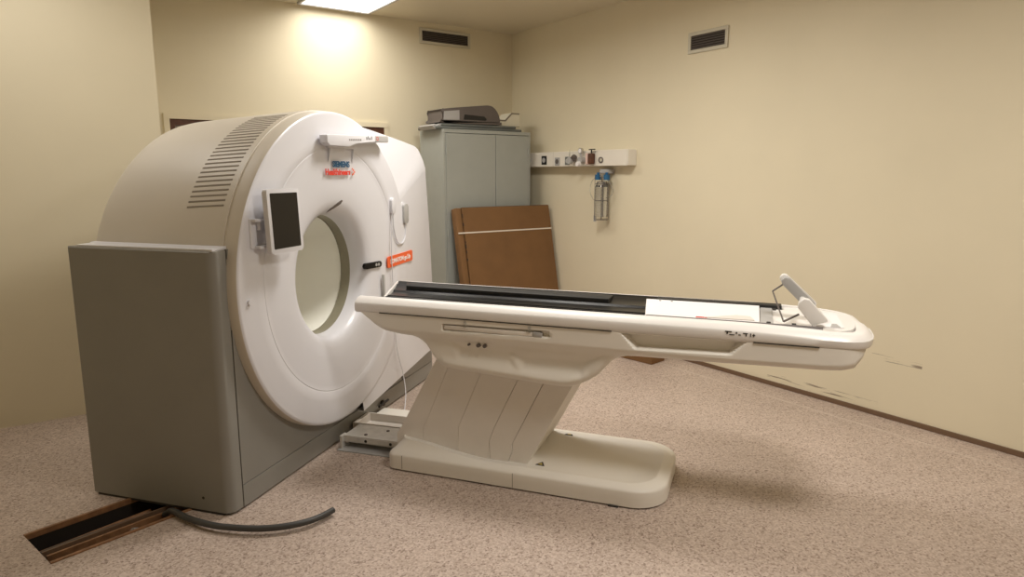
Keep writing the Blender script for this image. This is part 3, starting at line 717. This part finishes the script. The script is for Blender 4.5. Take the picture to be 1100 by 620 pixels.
# rim swept around the couch in a U
def rim(bm):
    L = -.605; path = []
    for i in range(46): path.append((L + (1.715-L)*i/45, YN))
    m_ = 44
    for i in range(m_+1):
        u = i/m_; t = -PI/2 + PI*u
        if t <= 0: e_ = 2/3.4; path.append((1.72+.192*abs(math.cos(t))**e_, YC-HW*abs(math.sin(t))**e_))
        else: e_ = 2/2.9; path.append((1.60+.300*abs(math.cos(t))**e_, YC+HW*abs(math.sin(t))**e_))
    for i in range(46): path.append((1.595 - (1.595-L)*i/45, YF))
    P = [(p[0], p[1]) for p in path]
    sec = [(.060, .873), (.0, .873), (-.003, .880), (-.004, .905), (-.002, .9165), (.002, .922), (.022, .9385), (.030, .9425), (.045, .9455), (.060, .947), (.067, .944), (.070, .936), (.070, .873)]
    rings = []
    for i, (x, y) in enumerate(P):
        a_ = P[max(0, i-1)]; b_ = P[min(len(P)-1, i+1)]
        dx, dy = b_[0]-a_[0], b_[1]-a_[1]; Ld = math.hypot(dx, dy); nx, ny = -dy/Ld, dx/Ld   # inward (left of travel)
        far = .004 if y > .2 else 0
        zz = -.014*ss(1.35, 1.9, x)
        rings.append([bm.verts.new((x+nx*o, y+ny*o, z+(zz+far if z > .915 else 0))) for o, z in sec])
    n = len(sec)
    for A, B in zip(rings, rings[1:]):
        for i in range(n): bm.faces.new([A[i], A[(i+1) % n], B[(i+1) % n], B[i]])
    bm.faces.new(rings[0]); bm.faces.new(list(reversed(rings[-1])))
simple('couch_rim', M['table_white'], T, rim, 40, 'glossy white rim running round the couch')
IN, IF_ = YN+.070, YF-.070    # inner edges of the rim
# black carbon top
def carbon(bm):
    sec = [(IN+.001, .925), (IN+.001, .948), (IN+.012, .950), (IN+.022, .944), (IN+.055, .939), (IN+.060, .945), (IN+.16, .930), (.06, .927), (.08, .936), (.12, .933), (.19, .940), (.215, .946), (.23, .940), (.255, .942), (IF_-.012, .950), (IF_-.001, .952), (IF_-.001, .925)]
    A = []; B = []
    for y, z in sec:
        x0 = -.455 - .19*(y-IN)/(IF_-IN)
        A.append(bm.verts.new((x0, y, z))); B.append(bm.verts.new((.93, y, z)))
    n = len(sec)
    for i in range(n-1): bm.faces.new([A[i], A[i+1], B[i+1], B[i]])
    bm.faces.new(A); bm.faces.new(B); bm.faces.new([A[-1], A[0], B[0], B[-1]])
simple('carbon_top', M['black'], T, carbon, 20, 'black glossy carbon couch top')
simple('end_lip', M['table_white'], T, lambda bm: prism(bm, [(-.468, IN+.002), (-.455, IN+.002), (-.645, IF_-.002), (-.658, IF_-.002)], .905, .950, 'xy', .003, 2), 40)
simple('slide_block', M['black_matte'], T, lambda bm: prism(bm, [(-.50, .12), (.70, .10), (.70, .235), (-.56, .235)], .925, .957, 'xy', .004, 2), 40)
simple('far_channel', M['black_matte'], T, lambda bm: box(bm, .93, 1.545, .222, IF_-.002, .925, .9535, .002, 2), None, 'black channel along the far rim')
# white end deck
simple('end_deck', M['table_white'], T, lambda bm: prism(bm, [(.93, IN+.001)] + [(1.715+.130*math.sin(PI/2*k/12)**(2/3.0), YC-(HW-.069)*max(0, math.cos(PI/2*k/12))**(2/3.0)) for k in range(13)]
       + [(1.60+.245*max(0, math.cos(PI/2*k/12))**(2/2.7), YC+(HW-.069)*math.sin(PI/2*k/12)**(2/2.7)) for k in range(1, 13)] + [(1.55, IF_-.001), (1.55, .220), (.93, .220)], .905, .935, 'xy'), 40)
sheet = simple('cover_sheet', M['paper'], T, lambda bm: prism(bm, [(.935, IN+.004), (1.44, IN+.004), (1.44, .215), (.880, .215)], .9405, .9495, 'xy'), None, 'white sheet over the couch end')
for x, y in ((.955, .185), (1.015, .182)): simple('rivet', M['ink_dark'], sheet, lambda bm: cyl(bm, (x, y, .949), (x, y, .9515), .006, 12), None)
simple('red_tab', M['ink_red'], sheet, lambda bm: box(bm, 1.165, 1.215, IN+.010, IN+.028, .9496, .9515), None)
simple('folded_paper', M['door'], sheet, lambda bm: prism(bm, [(1.20, IN+.012), (1.42, IN+.020), (1.40, IN+.10), (1.34, IN+.11)], .9496, .954, 'xy'), None)
simple('joint_line', M['ink_grey'], T, lambda bm: (box(bm, .94, 1.70, IN+.0005, IN+.0028, .9350, .9480), box(bm, 1.66, 1.663, IN+.01, .22, .9351, .937)), None)
simple('mounting_plate', M['lightgrey'], T, lambda bm: box(bm, 1.445, 1.50, IN+.004, .22, .9352, .9405, .001, 1), None)
for x, y in ((1.47, IN+.012), (1.575, IN+.012), (1.50, .14)): simple('fixing_clip', M['ink_dark'], T, lambda bm: box(bm, x, x+.018, y, y+.014, .944, .951, .002, 1), None)
simple('end_tray', M['paper'], T, lambda bm: prism(bm, rrect(1.675, 1.79, IN+.05, .20, .02), .9351, .939, 'xy', .001, 1), None)
simple('end_slot', M['lightgrey'], T, lambda bm: prism(bm, [(1.735, IN+.055), (1.775, IN+.055), (1.765, IN+.12), (1.745, IN+.12)], .9392, .941, 'xy'), None)
# long dark gaps
def gap(bm, x0, x1, z):
    box(bm, x0, x1, YN-.0045, YN+.006, z-.0020, z+.0020)
simple('side_gap', M['groove'], T, lambda bm: gap(bm, -.455, .792, .872), None)
simple('side_gap', M['groove'], T, lambda bm: gap(bm, 1.42, 1.685, .872), None)
simple('side_marks', M['ink_dark'], T, lambda bm: [box(bm, x, x+w_, YN-.0052, YN+.01, z-.006, z-.006+h_) for x, w_, z, h_ in
    ((1.300, .028, .918, .004), (1.306, .006, .908, .012), (1.318, .022, .905, .004), (1.345, .006, .912, .008), (1.356, .010, .906, .004), (1.375, .020, .914, .004), (1.386, .005, .903, .013), (1.405, .004, .903, .015), (1.414, .012, .908, .004), (1.418, .004, .903, .014))], None)
# accessory rail inside the slot
hr = simple('accessory_rail', M['pillar'], T, lambda bm: box(bm, -.078, .40, YN+.002, YN+.020, .812, .834, .003, 2), 40, 'taupe accessory rail along the couch side')
simple('rail_end', M['lightgrey'], hr, lambda bm: (box(bm, .401, .45, YN+.000, YN+.020, .812, .836, .004, 2), ), 40)
for x in (-.05+.09, .385):
    simple('rail_clip', M['clear'], hr, lambda bm: box(bm, x-.006, x+.008, YN-.004, YN+.006, .832, .866, .003, 2), 40)
# three small sockets on the saddle
for x, r in ((.052, .006), (.105, .010), (.140, .010)):
    simple('saddle_socket', M['case'], T, lambda bm: cyl(bm, (x, YN+.014, .738), (x, YN+.045, .738), r), 40)
# ---- pedestal: overlapping slanted panels
PN, PF = -.165, .335
# polylines of the panel joints as (x, z), from the bottom up
edge = [
    [(-.425, .165), (-.395, .21), (-.175, .615)],
    [(-.262, .15), (-.262, .215), (-.235, .27), (-.095, .60)],
    [(-.05, .13), (-.05, .25), (.10, .60)],
    [(.135, .11), (.130, .195), (.155, .265), (.315, .60)],
    [(.240, .105), (.262, .155), (.258, .195), (.455, .60)],
    [(.340, .095), (.575, .540), (.60, .60)],
]
def ex(poly, z):
    for (x0, z0), (x1, z1) in zip(poly, poly[1:]):
        if z0 <= z <= z1: return x0+(x1-x0)*(z-z0)/(z1-z0)
    return poly[-1][0] if z > poly[-1][1] else poly[0][0]
for k in range(5):
    L_, R_e = edge[k], edge[k+1]
    ins = (0, .001, .002, .003, .010)[k]
    R_pts = [(x-(.0006 if k < 2 else .0018), z) for x, z in R_e] if k < 4 else R_e
    poly = [(L_[0][0], .06)] + L_ + list(reversed(R_pts)) + [(R_e[0][0], .06)]
    nm = simple('pedestal_panel', M['pillar'], T, lambda bm: prism(bm, poly, PN+ins, PF-ins, 'xz', .0008 if k < 2 else .0015, 1), 30)
# inner core closes the joints
simple('pedestal_core', M['groove'], T, lambda bm: prism(bm, [(-.40, .06), (-.16, .60), (.58, .60), (.32, .06)], PN+.03, PF-.03, 'xz'), None)
# ---- base
def base_t(bm):
    def plan(x0, x1, y0, y1, r, rl=.05, n=10):
        out = []
        for cx_, cy_, a0, rr in ((x1-r, y1-r, 0, r), (x0+rl, y1-rl, PI/2, rl), (x0+rl, y0+rl, PI, rl), (x1-r, y0+r, 3*PI/2, r)):
            for i in range(n+1):
                t = a0+PI/2*i/n; out.append((cx_+rr*math.cos(t), cy_+rr*math.sin(t)))
            if a0 == 0: out += [(x1-r + (x0+rl-x1+r)*k/21, y1) for k in range(1, 21)]
            if a0 == PI: out += [(x0+rl + (x1-r-x0-rl)*k/21, y0) for k in range(1, 21)]
        return out
    def zt(x): return .098 + .065*ss(.15, -.40, x)
    lv = [(0.0, .008, .17), (.0, .016, .17), (0, .05, .17), (.0, .080, .17), (.002, None, .17), (.007, 'a', .17), (.030, 'b', .16), (.055, 'c', .155), (.060, 'd', .15), (.072, 'e', .14)]
    rings = []
    for ins, z, r in lv:
        pl = plan(-.435+ins, 1.065-ins, YN-.013+ins, .385-ins, r)
        ring = []
        for x, y in pl:
            e_ = {None: .088, 'a': .094, 'b': .099, 'c': .104, 'd': .104, 'e': .096}.get(z, z) if not isinstance(z, float) else z
            if z == 'b': e_ += .25*(zt(x)-.098)
            if z == 'c': e_ += .7*(zt(x)-.098)
            if z in ('d', 'e'): e_ += .95*(zt(x)-.098)
            ring.append(bm.verts.new((x, y, e_)))
        rings.append(ring)
    n = len(rings[0])
    for A, B in zip(rings, rings[1:]):
        for i in range(n): bm.faces.new([A[i], A[(i+1) % n], B[(i+1) % n], B[i]])
    C_ = rings[-1]; h_ = len(C_)//2
    for i in range(h_-1):
        f_ = [C_[i], C_[i+1], C_[n-2-i], C_[n-1-i]]
        try: bm.faces.new(f_)
        except ValueError: pass
    bm.faces.new(list(reversed(rings[0])))
simple('pedestal_base', M['beige_white'], T, base_t, 40, 'low cream foot with rounded end')
simple('base_joint', M['slot'], T, lambda bm: box(bm, .300, .3025, YN-.0138, YN+.01, .012, .088), None)
simple('base_joint', M['slot'], T, lambda bm: box(bm, -.340, -.3375, YN-.0138, YN+.01, .012, .088), None)
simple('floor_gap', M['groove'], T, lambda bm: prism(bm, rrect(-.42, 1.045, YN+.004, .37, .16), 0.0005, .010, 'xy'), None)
simple('levelling_foot', M['groove'], T, lambda bm: [box(bm, x, x+.05, YN-.022, YN+.03, .0006, .009, .001, 1) for x in (.80,)], None)
for x, y, r_ in ((.385, -.150, .2), (.42, .30, -.3)):
    w1 = simple('warning_label', M['groove'], T, lambda bm: prism(bm, [(x, y), (x+.050, y-.002), (x+.028, y+.045)], .094, .0985, 'xy'), None)
    simple('warning_symbol', M['yellow'], w1, lambda bm: prism(bm, [(x+.013, y+.006), (x+.038, y+.005), (x+.027, y+.028)], .0986, .0992, 'xy'), None)

# ---- arm support device lying at the end of the couch
t = thing('couch_clamp_arm', 'folding grey and white padded arm rest with wire loop at the couch end', 'arm rest', tuple(Matrix.Translation(T_LOC) @ Matrix.Rotation(T_ROT, 4, 'Z') @ Vector((1.60, 0, .944))), T_ROT)
def flatbar(bm, p0, p1, w_, y0, y1, bev=.006):
    d = Vector((p1[0]-p0[0], 0, p1[1]-p0[1])); L_ = d.length; d.normalize(); nn = Vector((-d.z, 0, d.x)); pts = []
    for i in range(13):
        tt = PI/2+PI*i/12; pts.append((p0[0]+(d.x*math.cos(tt)+nn.x*math.sin(tt))*w_/2, p0[1]+(d.z*math.cos(tt)+nn.z*math.sin(tt))*w_/2))
    for i in range(13):
        tt = -PI/2+PI*i/12; pts.append((p1[0]+(d.x*math.cos(tt)+nn.x*math.sin(tt))*w_/2, p1[1]+(d.z*math.cos(tt)+nn.z*math.sin(tt))*w_/2))
    prism(bm, pts, y0, y1, 'xz', bev, 3)
# local origin at (1.60, 0) on the deck
def lower(bm):
    prism(bm, [(-.002, .10), (.018, .118), (.040, .115), (.118, .030), (.118, .022), (.065, .002), (.055, .002), (-.004, .075)], -.165, -.125, 'xz', .004, 3)
simple('lower_arm', M['table_white'], t, lower, 45, 'white lower arm')
simple('padded_bar', M['lightgrey'], t, lambda bm: flatbar(bm, (-.052, .168), (.060, .058), .042, -.02, .02), 45, 'grey padded upper bar')
simple('bar_back', M['table_white'], t, lambda bm: flatbar(bm, (-.060, .178), (.065, .062), .040, .022, .045), 45)
simple('pivot', M['table_white'], t, lambda bm: cyl(bm, (.020, -.13, .090), (.020, .03, .090), .014), 40)
simple('wire_loop', M['case'], t, lambda bm: (tube(bm, [(-.062, .0, .155), (-.108, -.01, .120)], .004, 8, 2), tube(bm, [(-.108, -.01, .120), (-.058, -.13, .004)], .0035, 8, 2), tube(bm, [(-.058, -.13, .004), (.005, -.12, .040)], .005, 8, 2)), 40)

# ================================================================ docking bracket between scanner and table
t = thing('docking_bracket', 'zinc steel bracket on the floor joining the scanner and the table foot', 'bracket', G_LOC, G_ROT)
simple('floor_plate', M['lightgrey'], t, lambda bm: box(bm, .06, .44, .745, .86, .0005, .006), None)
simple('side_flange', M['steel'], t, lambda bm: box(bm, .075, .44, .862, .868, .006, .045, .001, 1), None)
simple('top_flange', M['steel'], t, lambda bm: (box(bm, .075, .44, .80, .99, .070, .078, .002, 2), box(bm, .075, .44, .80, .808, .040, .070, .001, 1)), None)
simple('end_post', M['steel'], t, lambda bm: box(bm, .062, .078, .775, .83, .001, .082, .003, 2), None)
for x, y in ((.30, .93), (.41, .93), (.20, .84)): simple('bolt', M['case'], t, lambda bm: cyl(bm, (x, y, .078), (x, y, .082), .010, 12), 40)
for x in (.22, .38): simple('flange_hole', M['groove'], t, lambda bm: cyl(bm, (x, .7985, .055), (x, .8001, .055), .009, 12), None)
t = thing('cable_channel', 'beige cable channel box on the floor behind the steel bracket', 'cable channel', G_LOC, G_ROT)
simple('channel_body', M['pillar'], t, lambda bm: (box(bm, .035, .44, 1.02, 1.03, .001, .07), box(bm, .035, .44, 1.20, 1.21, .001, .07), box(bm, .035, .44, 1.03, 1.20, .001, .02), box(bm, .01, .035, 1.02, 1.21, .001, .07)), None)
simple('channel_lid', M['beige_white'], t, lambda bm: box(bm, .02, .45, 1.215, 1.42, .001, .03, .003, 2), None)

# loose hose on the floor
bm = bmesh.new()
hp = [(-.40, -.10, -.04), (-.335, -.135, -.005)] + [(-0.287, -0.145, 0.022), (-0.175, -0.18, 0.024), (-0.079, -0.199, 0.026), (0.016, -0.209, 0.028), (0.103, -0.203, 0.03), (0.189, -0.188, 0.031), (0.267, -0.16, 0.031), (0.335, -0.119, 0.031), (0.393, -0.061, 0.03), (0.426, 0.002, 0.028), (0.445, 0.075, 0.026)]
tube(bm, [G(*p) for p in hp], .0145, 14, 8)
tag(obj('rubber_hose', bm, M['hose'], None, 50), 'dark grey hose curving over the floor from the duct', 'hose')
